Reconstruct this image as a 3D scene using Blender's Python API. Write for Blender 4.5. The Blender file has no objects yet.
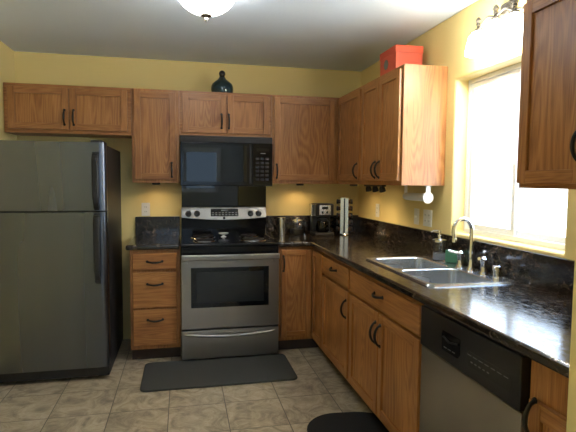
import bpy, bmesh, math, random
from mathutils import Vector, Matrix
random.seed(7)
PI = math.pi
sc = bpy.context.scene
COL = sc.collection

# ------------------------------------------------------------------ camera
F_PX = 485.1
CAM = Vector((-1.6424, -4.3991, 1.4009)); YAW, PITCH, ROLL = 0.2143, -0.0716, 0.0078
Fv = Vector((math.sin(YAW)*math.cos(PITCH), math.cos(YAW)*math.cos(PITCH), math.sin(PITCH)))
Rv = Vector((math.cos(YAW), -math.sin(YAW), 0)); Uv = Rv.cross(Fv)
R2 = math.cos(ROLL)*Rv + math.sin(ROLL)*Uv; U2 = -math.sin(ROLL)*Rv + math.cos(ROLL)*Uv
cd = bpy.data.cameras.new('camera'); cam = bpy.data.objects.new('camera', cd); COL.objects.link(cam)
cam.matrix_world = Matrix(((R2.x, U2.x, -Fv.x, CAM.x), (R2.y, U2.y, -Fv.y, CAM.y), (R2.z, U2.z, -Fv.z, CAM.z), (0, 0, 0, 1)))
cd.sensor_width = 36; cd.lens = F_PX*36/576; cd.clip_start = 0.02; cd.clip_end = 200
sc.camera = cam

# ------------------------------------------------------------------ world, lights, exposure
sc.view_settings.view_transform = 'Standard'; sc.view_settings.look = 'None'
sc.view_settings.exposure = 0.68; sc.view_settings.gamma = 1; sc.view_settings.use_curve_mapping = False
SKY = 5.2
w = bpy.data.worlds.new('sky'); sc.world = w; w.use_nodes = True
nt = w.node_tree; nt.nodes.clear()
tc = nt.nodes.new('ShaderNodeTexCoord'); sx = nt.nodes.new('ShaderNodeSeparateXYZ'); cr = nt.nodes.new('ShaderNodeValToRGB')
bg = nt.nodes.new('ShaderNodeBackground'); ow = nt.nodes.new('ShaderNodeOutputWorld')
nt.links.new(tc.outputs['Generated'], sx.inputs[0]); nt.links.new(sx.outputs['Z'], cr.inputs[0]); nt.links.new(cr.outputs[0], bg.inputs[0]); nt.links.new(bg.outputs[0], ow.inputs[0])
cr.color_ramp.elements[0].color = (0.73, 0.87, 1.0, 1); cr.color_ramp.elements[1].color = (0.45, 0.65, 1.0, 1); cr.color_ramp.elements[1].position = 0.9
bg.inputs[1].default_value = SKY

sun = bpy.data.lights.new('sun', 'SUN'); sun.energy = 60; sun.angle = .01; sun.color = (1, .96, .9)
so = bpy.data.objects.new('sun', sun); COL.objects.link(so); so.rotation_euler = (0, -math.radians(42), .35)
def area(name, loc, rot, sx_, sy_, power, color, portal=False):
    l = bpy.data.lights.new(name, 'AREA'); l.shape = 'RECTANGLE'; l.size = sx_; l.size_y = sy_; l.energy = power; l.color = color
    if portal: l.cycles.is_portal = True
    o = bpy.data.objects.new(name, l); o.location = loc; o.rotation_euler = rot; COL.objects.link(o); return o
area('window_daylight', (0.2, -2.12, 1.56), (0, PI/2, 0), 1.0, 0.98, 1, (1, 1, 1), True)
area('added_window_daylight', (0.2, -5.05, 1.44), (0, PI/2, 0), 1.36, 2.0, 1, (1, 1, 1), True)  # sky portal of the added, unseen window behind the camera
area('rear_daylight', (-1.60, -6.72, 1.61), (PI/2, 0, 0), 1.5, .94, 1, (1, 1, 1), True)

# ------------------------------------------------------------------ materials
def mat(name, color=(0.5, 0.5, 0.5), rough=0.5, metal=0.0, **kw):
    m = bpy.data.materials.new(name); m.use_nodes = True
    b = m.node_tree.nodes['Principled BSDF']
    b.inputs['Base Color'].default_value = (*color, 1); b.inputs['Roughness'].default_value = rough; b.inputs['Metallic'].default_value = metal
    for k, v in kw.items(): b.inputs[k].default_value = v
    return m
def nodes(m): return m.node_tree, m.node_tree.nodes['Principled BSDF']
def N(t, kind, **kw):
    n = t.nodes.new(kind)
    for k, v in kw.items():
        if hasattr(n, k): setattr(n, k, v)
        else: n.inputs[k].default_value = v
    return n
def ramp(t, fac, stops):
    r = t.nodes.new('ShaderNodeValToRGB'); t.links.new(fac, r.inputs[0]); e = r.color_ramp.elements
    while len(e) < len(stops): e.new(0.5)
    for el, (p, c) in zip(e, stops): el.position = p; el.color = (*c, 1)
    return r.outputs[0]
def bump(t, b, h, strength, dist=0.002):
    n = N(t, 'ShaderNodeBump', Strength=strength, Distance=dist); t.links.new(h, n.inputs['Height']); t.links.new(n.outputs[0], b.inputs['Normal'])
def objcoord(t, scale, rnd=True):
    c = t.nodes.new('ShaderNodeTexCoord'); mp = t.nodes.new('ShaderNodeMapping'); mp.inputs['Scale'].default_value = scale
    t.links.new(c.outputs['Object'], mp.inputs[0])
    if rnd:
        oi = t.nodes.new('ShaderNodeObjectInfo'); vm = N(t, 'ShaderNodeVectorMath', operation='SCALE'); cb = t.nodes.new('ShaderNodeCombineXYZ')
        for i in range(3): t.links.new(oi.outputs['Random'], cb.inputs[i])
        t.links.new(cb.outputs[0], vm.inputs[0]); vm.inputs['Scale'].default_value = 13.7
        t.links.new(vm.outputs[0], mp.inputs['Location'])
    return mp.outputs[0]
def oak(name, horiz=False, figure=0.25):
    m = mat(name, rough=0.38); t, b = nodes(m)
    # flat-sawn figure: contour lines of a long stretched noise field
    v = objcoord(t, (0.6, 5.0, 5.0) if horiz else (5.0, 5.0, 0.6))
    nf = N(t, 'ShaderNodeTexNoise', Scale=1.0, Detail=2.5, Roughness=0.45, Distortion=0.25); t.links.new(v, nf.inputs[0])
    k = N(t, 'ShaderNodeMath', operation='MULTIPLY'); k.inputs[1].default_value = 160.0; t.links.new(nf.outputs['Fac'], k.inputs[0])
    sn = N(t, 'ShaderNodeMath', operation='SINE'); t.links.new(k.outputs[0], sn.inputs[0])
    s01 = N(t, 'ShaderNodeMath', operation='MULTIPLY_ADD'); s01.inputs[1].default_value = 0.5; s01.inputs[2].default_value = 0.5; t.links.new(sn.outputs[0], s01.inputs[0])
    v2 = objcoord(t, (7, 210, 210) if horiz else (210, 210, 7)); nz = N(t, 'ShaderNodeTexNoise', Scale=1.0, Detail=3.0, Roughness=0.6); t.links.new(v2, nz.inputs[0])
    v3 = objcoord(t, (1.2, 9, 9) if horiz else (9, 9, 1.2)); n3 = N(t, 'ShaderNodeTexNoise', Scale=1.0, Detail=2.0); t.links.new(v3, n3.inputs[0])
    mx = N(t, 'ShaderNodeMix', data_type='FLOAT'); mx.inputs[0].default_value = figure; t.links.new(nz.outputs['Fac'], mx.inputs[2]); t.links.new(s01.outputs[0], mx.inputs[3])
    m2 = N(t, 'ShaderNodeMix', data_type='FLOAT'); m2.inputs[0].default_value = 0.35; t.links.new(mx.outputs[0], m2.inputs[2]); t.links.new(n3.outputs['Fac'], m2.inputs[3])
    c = ramp(t, m2.outputs[0], [(0.28, (0.17, 0.060, 0.016)), (0.43, (0.29, 0.116, 0.032)), (0.55, (0.38, 0.165, 0.049)), (0.72, (0.47, 0.225, 0.073))])
    t.links.new(c, b.inputs['Base Color']); bump(t, b, m2.outputs[0], 0.12, 0.001)
    return m
OAKV = oak('oak_vertical_grain', figure=.12); OAKH = oak('oak_horizontal_grain', True, .15); OAKP = oak('oak_flat_sawn_panel', figure=.25); OAK = [OAKV, OAKH, OAKP]
GAP = mat('cabinet_shadow_gap', (0.05, 0.028, 0.015), 0.8)
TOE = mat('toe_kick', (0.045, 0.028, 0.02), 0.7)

def paint(name, col, sc_=260, st=0.12, rough=0.6):
    m = mat(name, col, rough); t, b = nodes(m); v = objcoord(t, (1, 1, 1), False)
    n = N(t, 'ShaderNodeTexNoise', Scale=float(sc_), Detail=2.0); t.links.new(v, n.inputs[0]); bump(t, b, n.outputs['Fac'], st, 0.002); return m
WALL = paint('yellow_wall_paint', (0.78, 0.62, 0.26))
CEIL = paint('ceiling_texture', (0.72, 0.79, 0.86), 45, 0.5, 0.8)
WHITEP = mat('white_vinyl', (0.90, 0.90, 0.89), 0.35)
PLATE = mat('white_plastic', (0.78, 0.76, 0.70), 0.35)
SLOT = mat('dark_slot', (0.05, 0.05, 0.05), 0.6)

# floor tiles
FL = mat('stone_floor_tile', rough=0.32); t, b = nodes(FL); v = objcoord(t, (1, 1, 1), False)
mp = t.nodes.new('ShaderNodeMapping'); mp.inputs['Location'].default_value = (0.355, 0.03, 0); t.links.new(v, mp.inputs[0])
br = N(t, 'ShaderNodeTexBrick', offset=0.0, squash=1.0, Scale=1.0)
br.inputs['Brick Width'].default_value = 0.345; br.inputs['Row Height'].default_value = 0.345; br.inputs['Mortar Size'].default_value = 0.0032; br.inputs['Mortar Smooth'].default_value = 0.3
br.inputs['Color1'].default_value = (0.0, 0.0, 0.0, 1); br.inputs['Color2'].default_value = (1, 1, 1, 1); br.inputs['Mortar'].default_value = (0.5, 0.5, 0.5, 1); br.inputs['Bias'].default_value = 0
t.links.new(mp.outputs[0], br.inputs[0])
vm = N(t, 'ShaderNodeVectorMath', operation='MULTIPLY_ADD'); vm.inputs[1].default_value = (4, 4, 4); t.links.new(br.outputs['Color'], vm.inputs[0]); t.links.new(v, vm.inputs[2])
n1 = N(t, 'ShaderNodeTexNoise', Scale=6.0, Detail=9.0, Roughness=0.72, Distortion=1.6); t.links.new(vm.outputs[0], n1.inputs[0])
c = ramp(t, n1.outputs['Fac'], [(0.30, (0.15, 0.12, 0.09)), (0.43, (0.29, 0.235, 0.165)), (0.52, (0.42, 0.345, 0.24)), (0.62, (0.50, 0.43, 0.32)), (0.75, (0.60, 0.54, 0.43))])
mx = N(t, 'ShaderNodeMix', data_type='RGBA'); t.links.new(br.outputs['Fac'], mx.inputs[0]); t.links.new(c, mx.inputs[6]); mx.inputs[7].default_value = (0.10, 0.085, 0.065, 1)
t.links.new(mx.outputs[2], b.inputs['Base Color'])
iv = N(t, 'ShaderNodeMath', operation='SUBTRACT'); iv.inputs[0].default_value = 1.0; t.links.new(br.outputs['Fac'], iv.inputs[1])
ad = N(t, 'ShaderNodeMath', operation='MULTIPLY_ADD'); ad.inputs[1].default_value = 0.25; t.links.new(n1.outputs['Fac'], ad.inputs[0]); t.links.new(iv.outputs[0], ad.inputs[2])
bump(t, b, ad.outputs[0], 0.35, 0.004)

# dark granite-look laminate
GR = mat('dark_granite_laminate', rough=0.12); t, b = nodes(GR)
v = objcoord(t, (1.0, 0.55, 1.0), False)
n1 = N(t, 'ShaderNodeTexNoise', Scale=48.0, Detail=5.0, Roughness=0.7, Distortion=0.8); t.links.new(v, n1.inputs[0])
n2 = N(t, 'ShaderNodeTexNoise', Scale=9.0, Detail=3.0, Distortion=1.0); t.links.new(v, n2.inputs[0])
mx = N(t, 'ShaderNodeMix', data_type='FLOAT'); mx.inputs[0].default_value = 0.3; t.links.new(n1.outputs['Fac'], mx.inputs[2]); t.links.new(n2.outputs['Fac'], mx.inputs[3])
c = ramp(t, mx.outputs[0], [(0.40, (0.005, 0.004, 0.004)), (0.50, (0.014, 0.011, 0.009)), (0.57, (0.055, 0.038, 0.026)), (0.66, (0.16, 0.12, 0.09))])
t.links.new(c, b.inputs['Base Color'])
rr = ramp(t, n1.outputs['Fac'], [(0.3, (0.06, 0.06, 0.06)), (0.7, (0.27, 0.27, 0.27))]); t.links.new(rr, b.inputs['Roughness'])
bump(t, b, n1.outputs['Fac'], 0.17, 0.001)
b.inputs['IOR'].default_value = 1.75

def steel(name, col=(0.36, 0.35, 0.335), rough=0.28, axis='z', st=0.05):
    m = mat(name, col, rough, 1.0); t, b = nodes(m)
    s = {'z': (350, 350, 4), 'x': (4, 350, 350), 'y': (350, 4, 350)}[axis]
    v2 = objcoord(t, {'z': (5, 5, .3), 'x': (.3, 5, 5), 'y': (5, .3, 5)}[axis], True); n2 = N(t, 'ShaderNodeTexNoise', Scale=1.0, Detail=1.0); t.links.new(v2, n2.inputs[0])
    r = ramp(t, n2.outputs['Fac'], [(0.2, (rough-.01,)*3), (0.8, (rough+.02,)*3)]); t.links.new(r, b.inputs['Roughness'])
    c = ramp(t, n2.outputs['Fac'], [(0.2, tuple(x*.93 for x in col)), (0.8, tuple(min(1, x*1.06) for x in col))]); t.links.new(c, b.inputs['Base Color'])
    return m
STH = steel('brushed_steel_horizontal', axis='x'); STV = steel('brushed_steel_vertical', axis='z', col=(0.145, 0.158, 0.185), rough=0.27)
STY = steel('brushed_steel_panel', axis='y', col=(0.36, 0.34, 0.31), rough=0.33)
SINK = steel('sink_steel', col=(0.62, 0.64, 0.65), rough=0.26, axis='y')
CHROME = mat('chrome', (0.75, 0.75, 0.76), 0.08, 1.0)
NICKEL = mat('brushed_nickel', (0.58, 0.55, 0.50), 0.25, 1.0); ANTQ = mat('antique_nickel', (0.085, 0.070, 0.052), 0.7, 0.0)
BLK = mat('black_enamel', (0.006, 0.006, 0.007), 0.10, 0.0, **{'IOR': 1.38})
BLKM = mat('black_plastic', (0.009, 0.009, 0.010), 0.48)
BLKT = mat('black_textured_side', (0.016, 0.015, 0.015), 0.45)
GLB = mat('black_glass', (0.004, 0.005, 0.006), 0.03)
GLW = mat('oven_window_glass', (0.012, 0.014, 0.016), 0.06)
PULL = mat('dark_bronze_pull', (0.006, 0.005, 0.005), 0.4)
COIL = mat('heating_coil', (0.02, 0.018, 0.018), 0.45, 0.3)
MARK = mat('light_marking', (0.20, 0.20, 0.20), 0.5)
DISP = mat('display_face', (0.012, 0.013, 0.015), 0.12)
DGREY = mat('control_face_grey', (0.007, 0.007, 0.009), 0.30)
RED = mat('red_painted_box', (0.62, 0.09, 0.045), 0.45)
EMB = mat('grey_green_emblem', (0.13, 0.17, 0.16), 0.5)
def rubber(name, col):
    m = mat(name, col, 0.85); t, b = nodes(m); v = objcoord(t, (1, 1, 1), False); n = N(t, 'ShaderNodeTexNoise', Scale=300.0); t.links.new(v, n.inputs[0]); bump(t, b, n.outputs['Fac'], 0.4, 0.002); return m
MATG = rubber('charcoal_mat_foam', (0.045, 0.046, 0.043)); MATB = rubber('black_mat_foam', (0.008, 0.008, 0.008))
def glass(name, col=(1, 1, 1), rough=0.02, ior=1.45):
    return mat(name, col, rough, 0.0, **{'Transmission Weight': 1.0, 'IOR': ior})
GLASS = glass('clear_glass'); TEAL = mat('smoky_teal_glass', (0.035, 0.075, 0.085), 0.06, 0.0, **{'Transmission Weight': 0.35, 'IOR': 1.5}); COFG = glass('dark_carafe_glass', (0.12, 0.10, 0.09), 0.02)
SOAP = mat('clear_soap', (0.55, 0.62, 0.70), 0.1, 0.0, **{'Transmission Weight': 0.6})
GREEN = rubber('green_scrubber', (0.035, 0.13, 0.07))
def emit(name, col, st):
    m = mat(name, (0.9, 0.9, 0.88), 0.3); b = m.node_tree.nodes['Principled BSDF']; b.inputs['Emission Color'].default_value = (*col, 1); b.inputs['Emission Strength'].default_value = st; return m
GLOBE = emit('ceiling_globe_glass', (1.0, 1.0, 1.0), 12.5)
SHADE = emit('vanity_shade_glass', (1.0, 0.99, 0.93), 33.0)
PUCK = emit('puck_lens', (1.0, 0.62, 0.28), 6.0)
BULB = emit('spot_bulb', (1.0, 0.80, 0.5), 10.0)
# thin window pane: real glass film that lets daylight through
PANE = bpy.data.materials.new('window_pane_glass'); PANE.use_nodes = True; t = PANE.node_tree; t.nodes.clear()
o_ = t.nodes.new('ShaderNodeOutputMaterial'); ms = t.nodes.new('ShaderNodeMixShader'); tr = t.nodes.new('ShaderNodeBsdfTransparent'); gl = t.nodes.new('ShaderNodeBsdfGlossy'); gl.inputs['Roughness'].default_value = 0.02
ms.inputs[0].default_value = 0.05
t.links.new(tr.outputs[0], ms.inputs[1]); t.links.new(gl.outputs[0], ms.inputs[2]); t.links.new(ms.outputs[0], o_.inputs[0])

PANET = PANE.copy(); PANET.name = 'dimming_pane_glass'  # pane darkened on purpose to dim daylight from the rear window
for n_ in PANET.node_tree.nodes:
    if n_.type == 'BSDF_TRANSPARENT': n_.inputs[0].default_value = (0.42, 0.46, 0.50, 1)
# ------------------------------------------------------------------ mesh builder
def wnorm(o):
    n = o.modifiers.new('weighted_normals', 'WEIGHTED_NORMAL'); n.keep_sharp = True; n.weight = 100
class MB:
    def __init__(s): s.bm = bmesh.new()
    def _mark(s): return set(s.bm.faces)
    def _fin(s, before, m):
        for f in s.bm.faces:
            if f not in before: f.material_index = m
    def box(s, x0, x1, y0, y1, z0, z1, bev=0.0, m=0, seg=2):
        t = bmesh.new(); bmesh.ops.create_cube(t, size=1)
        for v in t.verts: v.co = ((x0+x1)/2+v.co.x*abs(x1-x0), (y0+y1)/2+v.co.y*abs(y1-y0), (z0+z1)/2+v.co.z*abs(z1-z0))
        if bev > 0: bmesh.ops.bevel(t, geom=t.edges[:], offset=min(bev, .49*min(abs(x1-x0), abs(y1-y0), abs(z1-z0))), segments=seg, affect='EDGES', profile=0.5)
        s.merge(t, m); return s
    def merge(s, t, m):
        me = bpy.data.meshes.new('t'); 
        for f in t.faces: f.material_index = m
        t.to_mesh(me); t.free(); s.bm.from_mesh(me); bpy.data.meshes.remove(me)
    def tube(s, pts, r, m=0, seg=10, cap=True):
        pts = [Vector(p) for p in pts]; rs = r if isinstance(r, (list, tuple)) else [r]*len(pts)
        t = bmesh.new(); rings = []; up = None
        for i, p in enumerate(pts):
            d = (pts[min(i+1, len(pts)-1)]-pts[max(i-1, 0)]).normalized()
            if up is None:
                up = Vector((0, 0, 1)) if abs(d.z) < .9 else Vector((1, 0, 0))
            a = (up - d*up.dot(d)).normalized(); up = a; bb = d.cross(a)
            rings.append([t.verts.new(p+rs[i]*(math.cos(2*PI*k/seg)*a+math.sin(2*PI*k/seg)*bb)) for k in range(seg)])
        for i in range(len(rings)-1):
            for k in range(seg): t.faces.new((rings[i][k], rings[i][(k+1) % seg], rings[i+1][(k+1) % seg], rings[i+1][k]))
        if cap: t.faces.new(rings[0][::-1]); t.faces.new(rings[-1])
        bmesh.ops.recalc_face_normals(t, faces=t.faces); s.merge(t, m); return s
    def lathe(s, prof, c=(0, 0, 0), m=0, seg=32, axis=(0, 0, 1), closed=False):
        """prof: list of (radius, height)"""
        ax = Vector(axis).normalized(); q = Vector((0, 0, 1)).rotation_difference(ax); c = Vector(c)
        t = bmesh.new(); rings = []
        for r, h in prof:
            if r < 1e-6: rings.append([t.verts.new(c+q @ Vector((0, 0, h)))])
            else: rings.append([t.verts.new(c+q @ Vector((r*math.cos(2*PI*k/seg), r*math.sin(2*PI*k/seg), h))) for k in range(seg)])
        n = len(rings)
        for i in range(n if closed else n-1):
            A, B = rings[i], rings[(i+1) % n]
            for k in range(seg):
                k2 = (k+1) % seg
                if len(A) == 1 and len(B) == 1: break
                if len(A) == 1: t.faces.new((A[0], B[k2], B[k]))
                elif len(B) == 1: t.faces.new((A[k], A[k2], B[0]))
                else: t.faces.new((A[k], A[k2], B[k2], B[k]))
        bmesh.ops.recalc_face_normals(t, faces=t.faces); s.merge(t, m); return s
    def prism(s, poly, plane, a, b, m=0, bev=0.0, seg=2):
        """poly in 2D; plane 'xy' extruded along z, 'xz' along y, 'yz' along x"""
        mk = {'xy': lambda u, v, h: (u, v, h), 'xz': lambda u, v, h: (u, h, v), 'yz': lambda u, v, h: (h, u, v)}[plane]
        t = bmesh.new(); A = [t.verts.new(mk(u, v, a)) for u, v in poly]; B = [t.verts.new(mk(u, v, b)) for u, v in poly]; n = len(poly)
        t.faces.new(A); t.faces.new(B[::-1])
        for i in range(n): t.faces.new((A[i], B[i], B[(i+1) % n], A[(i+1) % n]))
        bmesh.ops.recalc_face_normals(t, faces=t.faces)
        if bev: 
            es = [e for e in t.edges if e.calc_face_angle(0) > 0.6]
            bmesh.ops.bevel(t, geom=es, offset=bev, segments=seg, affect='EDGES', profile=0.5)
        s.merge(t, m); return s
    def slab(s, us, vs, keep, plane, a, b, m=0):
        """slab made of grid cells; keep(i,j) says which cells exist; closed watertight"""
        mk = {'xy': lambda u, v, h: (u, v, h), 'xz': lambda u, v, h: (u, h, v), 'yz': lambda u, v, h: (h, u, v)}[plane]
        t = bmesh.new(); V = {}
        def vv(i, j, h):
            k = (i, j, h)
            if k not in V: V[k] = t.verts.new(mk(us[i], vs[j], a if h == 0 else b))
            return V[k]
        K = lambda i, j: 0 <= i < len(us)-1 and 0 <= j < len(vs)-1 and keep(i, j)
        for i in range(len(us)-1):
            for j in range(len(vs)-1):
                if not K(i, j): continue
                for h in (0, 1): t.faces.new([vv(i, j, h), vv(i+1, j, h), vv(i+1, j+1, h), vv(i, j+1, h)])
                for (di, dj, e) in ((-1, 0, ((i, j), (i, j+1))), (1, 0, ((i+1, j), (i+1, j+1))), (0, -1, ((i, j), (i+1, j))), (0, 1, ((i, j+1), (i+1, j+1)))):
                    if not K(i+di, j+dj): t.faces.new([vv(*e[0], 0), vv(*e[1], 0), vv(*e[1], 1), vv(*e[0], 1)])
        bmesh.ops.recalc_face_normals(t, faces=t.faces); s.merge(t, m); return s
    def build(s, name, mats, parent=None, origin=None, ang=35):
        me = bpy.data.meshes.new(name)
        if origin is not None: bmesh.ops.translate(s.bm, verts=s.bm.verts, vec=-Vector(origin))
        s.bm.to_mesh(me); s.bm.free()
        for p in me.polygons: p.use_smooth = True
        me.set_sharp_from_angle(angle=math.radians(ang))
        for x in (mats if isinstance(mats, (list, tuple)) else [mats]): me.materials.append(x)
        o = bpy.data.objects.new(name, me); COL.objects.link(o); wnorm(o)
        if parent is not None: o.parent = parent
        elif origin is not None: o.location = origin
        return o
def tag(o, label=None, cat=None, group=None, kind=None):
    if label: o['label'] = label
    if cat: o['category'] = cat
    if group: o['group'] = group
    if kind: o['kind'] = kind
    return o
def thing(name, label, cat, loc=(0, 0, 0), rz=0.0, group=None):
    o = bpy.data.objects.new(name, None); o.empty_display_size = 0.1; COL.objects.link(o); o.location = loc; o.rotation_euler = (0, 0, rz)
    return tag(o, label, cat, group)
def bevmod(o, wdt, seg=3):
    b = o.modifiers.new('bevel', 'BEVEL'); b.width = wdt; b.segments = seg; b.limit_method = 'ANGLE'; b.angle_limit = 0.6
    for m_ in list(o.modifiers):
        if m_.type == 'WEIGHTED_NORMAL': o.modifiers.remove(m_)
    wnorm(o)
def struct(mb, name, mats, label=None):
    o = mb.build(name, mats); o['kind'] = 'structure'
    if label: o['label'] = label
    return o
def rrect(x0, x1, y0, y1, r, n=6):
    out = []
    for cx, cy, a0 in ((x1-r, y1-r, 0), (x0+r, y1-r, PI/2), (x0+r, y0+r, PI), (x1-r, y0+r, 3*PI/2)):
        for k in range(n+1): a = a0+PI/2*k/n; out.append((cx+r*math.cos(a), cy+r*math.sin(a)))
    return out

# ------------------------------------------------------------------ room shell
XL, YR, ZC = -2.968, -6.6, 2.435
WY0, WY1, WZ0, WZ1 = -2.58, -1.66, 1.09, 2.03
struct(MB().box(XL-.12, .14, YR-.12, .12, -.1, 0), 'floor', FL, 'grey beige stone-look tile floor')
struct(MB().box(XL-.12, .14, YR-.12, .12, ZC, ZC+.1), 'ceiling', CEIL, 'textured off-white ceiling')
struct(MB().box(XL-.12, .14, 0, .12, 0, ZC), 'wall_back', WALL, 'yellow painted wall behind the range')
struct(MB().box(XL-.12, XL, YR, 0, 0, ZC), 'wall_left', WALL, 'yellow painted wall beside the refrigerator')
W2 = (-6.0, -4.1, .80, 2.08)
wr = MB().slab([YR, W2[0], W2[1], WY0, WY1, 0], [0, W2[2], WZ0, WZ1, W2[3], ZC], lambda i, j: not (i == 3 and j == 2) and not (i == 1 and j in (1, 2, 3)), 'yz', 0, .14)
wr = struct(wr, 'wall_right', WALL, 'yellow painted wall around the window'); bevmod(wr, .012, 4)
struct(MB().slab([XL, -2.35, -.85, 0.0], [0, 1.14, 2.08, ZC], lambda i, j: not (i == 1 and j == 1), 'xz', YR-.12, YR), 'wall_rear', paint('grey_rear_wall_paint', (0.50, 0.50, 0.48)))
st = struct(MB().box(-.76, 0, -3.57, -3.452, 0, ZC, .008), 'wall_near', WALL, 'yellow wall end at the right edge of the counter')

# kitchen window (recessed sliding sash)
wf = MB(); X0, X1 = .085, .135
def frame_yz(mb, y0, y1, z0, z1, wd, xa, xb, m=0, bev=.003):
    mb.box(xa, xb, y0, y1, z0, z0+wd, bev, m); mb.box(xa, xb, y0, y1, z1-wd, z1, bev, m)
    mb.box(xa, xb, y0, y0+wd, z0+wd, z1-wd, bev, m); mb.box(xa, xb, y1-wd, y1, z0+wd, z1-wd, bev, m)
frame_yz(wf, WY0+.001, WY1-.001, WZ0+.001, WZ1-.001, .026, X0, X1)
win = struct(wf, 'window_1', WHITEP, 'white sliding window over the sink')
s1 = MB(); frame_yz(s1, -2.125, WY1-.028, WZ0+.028, WZ1-.028, .032, .092, .108); s1.build('sash', WHITEP, win)
s2 = MB(); frame_yz(s2, WY0+.028, -2.095, WZ0+.028, WZ1-.028, .030, .110, .126); s2.build('sash', WHITEP, win)
MB().box(.099, .102, -2.095, WY1-.058, WZ0+.058, WZ1-.058).build('pane', PANE, win)
MB().box(.117, .120, WY0+.056, -2.124, WZ0+.056, WZ1-.056).build('pane', PANE, win)
MB().box(.086, .092, -2.118, -2.100, 1.50, 1.58, .002).build('latch', WHITEP, win)
# larger unseen window added behind the camera, sized for the daylight it brings
w2 = MB(); frame_yz(w2, W2[0]+.001, W2[1]-.001, W2[2]+.001, W2[3]-.001, .03, X0, X1); w2 = struct(w2, 'added_window_2', WHITEP)
s1 = MB(); frame_yz(s1, -5.06, W2[1]-.032, W2[2]+.032, W2[3]-.032, .035, .092, .108); s1.build('sash', WHITEP, w2)
s1 = MB(); frame_yz(s1, W2[0]+.032, -5.04, W2[2]+.032, W2[3]-.032, .035, .110, .126); s1.build('sash', WHITEP, w2)
MB().box(.099, .102, -5.024, W2[1]-.068, W2[2]+.068, W2[3]-.068).build('pane', PANE, w2)
MB().box(.117, .120, W2[0]+.068, -5.076, W2[2]+.068, W2[3]-.068).build('pane', PANE, w2)
# rear window behind the camera
pd = MB()
def frame_xz(mb, x0, x1, z0, z1, wd, ya, yb, m=0):
    mb.box(x0, x1, ya, yb, z0, z0+wd, .003, m); mb.box(x0, x1, ya, yb, z1-wd, z1, .003, m)
    mb.box(x0, x0+wd, ya, yb, z0+wd, z1-wd, .003, m); mb.box(x1-wd, x1, ya, yb, z0+wd, z1-wd, .003, m)
frame_xz(pd, -2.349, -.851, 1.141, 2.079, .04, YR-.11, YR-.03)
dr = struct(pd, 'window_3', WHITEP)
p1 = MB(); frame_xz(p1, -2.307, -1.58, 1.183, 2.037, .05, YR-.09, YR-.06); p1.build('sash', WHITEP, dr)
p1 = MB(); frame_xz(p1, -1.61, -.893, 1.183, 2.037, .05, YR-.059, YR-.031); p1.build('sash', WHITEP, dr)
MB().box(-2.257, -1.63, YR-.077, YR-.073, 1.233, 1.987).build('pane', PANET, dr)
MB().box(-1.56, -.943, YR-.047, YR-.043, 1.233, 1.987).build('pane', PANET, dr)

# outside: lawn and trees past the window
GRASS = paint('pale_yard', (0.40, 0.44, 0.48), 20, 0.5, 0.9)
struct(MB().box(.3, 40, -25, 25, -.5, -.4), 'ground', GRASS)
LEAF = mat('tree_leaves', (0.12, 0.24, 0.09), 0.7); BARK = mat('tree_bark', (0.12, 0.08, 0.05), 0.9)
def tree(x, y, h, r, label):
    t = thing('garden_tree', label, 'tree', (x, y, -.4), 0, 'trees outside the window')
    MB().tube([(0, 0, -.02), (.05, 0, h*.35), (0, .1, h*.7)], [.16, .12, .05]).build('trunk', BARK, t)
    bm = bmesh.new()
    for k in range(900):
        u = random.uniform(0, 2*PI); q = random.uniform(-1, 1); rr = r*(random.random()**.4)
        p = Vector((math.cos(u)*math.sqrt(1-q*q)*rr, math.sin(u)*math.sqrt(1-q*q)*rr, h*.68+q*rr*1.15))
        R = Matrix.Rotation(random.uniform(0, 6), 3, 'X') @ Matrix.Rotation(random.uniform(0, 6), 3, 'Z'); s = random.uniform(.10, .2)
        bm.faces.new([bm.verts.new(p+R @ Vector(c)*s) for c in ((-1, 0, 0), (0, -.6, .1), (1, 0, 0), (0, .6, .1))])
    me = bpy.data.meshes.new('foliage'); bm.to_mesh(me); bm.free(); me.materials.append(LEAF)
    o = bpy.data.objects.new('foliage', me); COL.objects.link(o); o.parent = t
tree(9, 3.5, 4.2, 1.3, 'leafy tree outside the window, seen behind the left pane')
tree(10, -.5, 3.4, 1.2, 'leafy tree outside the window, seen through the right pane')

# ------------------------------------------------------------------ cabinets
def pull_v(mb, x, yf, z0, z1, out=.032):
    """arched vertical pull on a face at y=yf looking to -y"""
    n = 12; pts = [(x, yf, z0)]+[(x, yf-out*math.sin(PI*k/n)**.55, z0+(z1-z0)*k/n) for k in range(1, n)]+[(x, yf, z1)]
    mb.tube(pts, [.0075]+[.0056+.0018*math.sin(PI*k/n) for k in range(1, n)]+[.0075], seg=8)
    for z in (z0, z1): mb.lathe([(0, 0), (.010, 0), (.009, .004), (0, .006)], (x, yf, z), axis=(0, -1, 0), seg=12)
def pull_h(mb, z, yf, x0, x1, out=.028):
    n = 12; pts = [(x0, yf, z)]+[(x0+(x1-x0)*k/n, yf-out*math.sin(PI*k/n)**.55, z-.006*math.sin(PI*k/n)) for k in range(1, n)]+[(x1, yf, z)]
    mb.tube(pts, [.0075]+[.0056+.0018*math.sin(PI*k/n) for k in range(1, n)]+[.0075], seg=8)
    for x in (x0, x1): mb.lathe([(0, 0), (.010, 0), (.009, .004), (0, .006)], (x, yf, z), axis=(0, -1, 0), seg=12)
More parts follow.
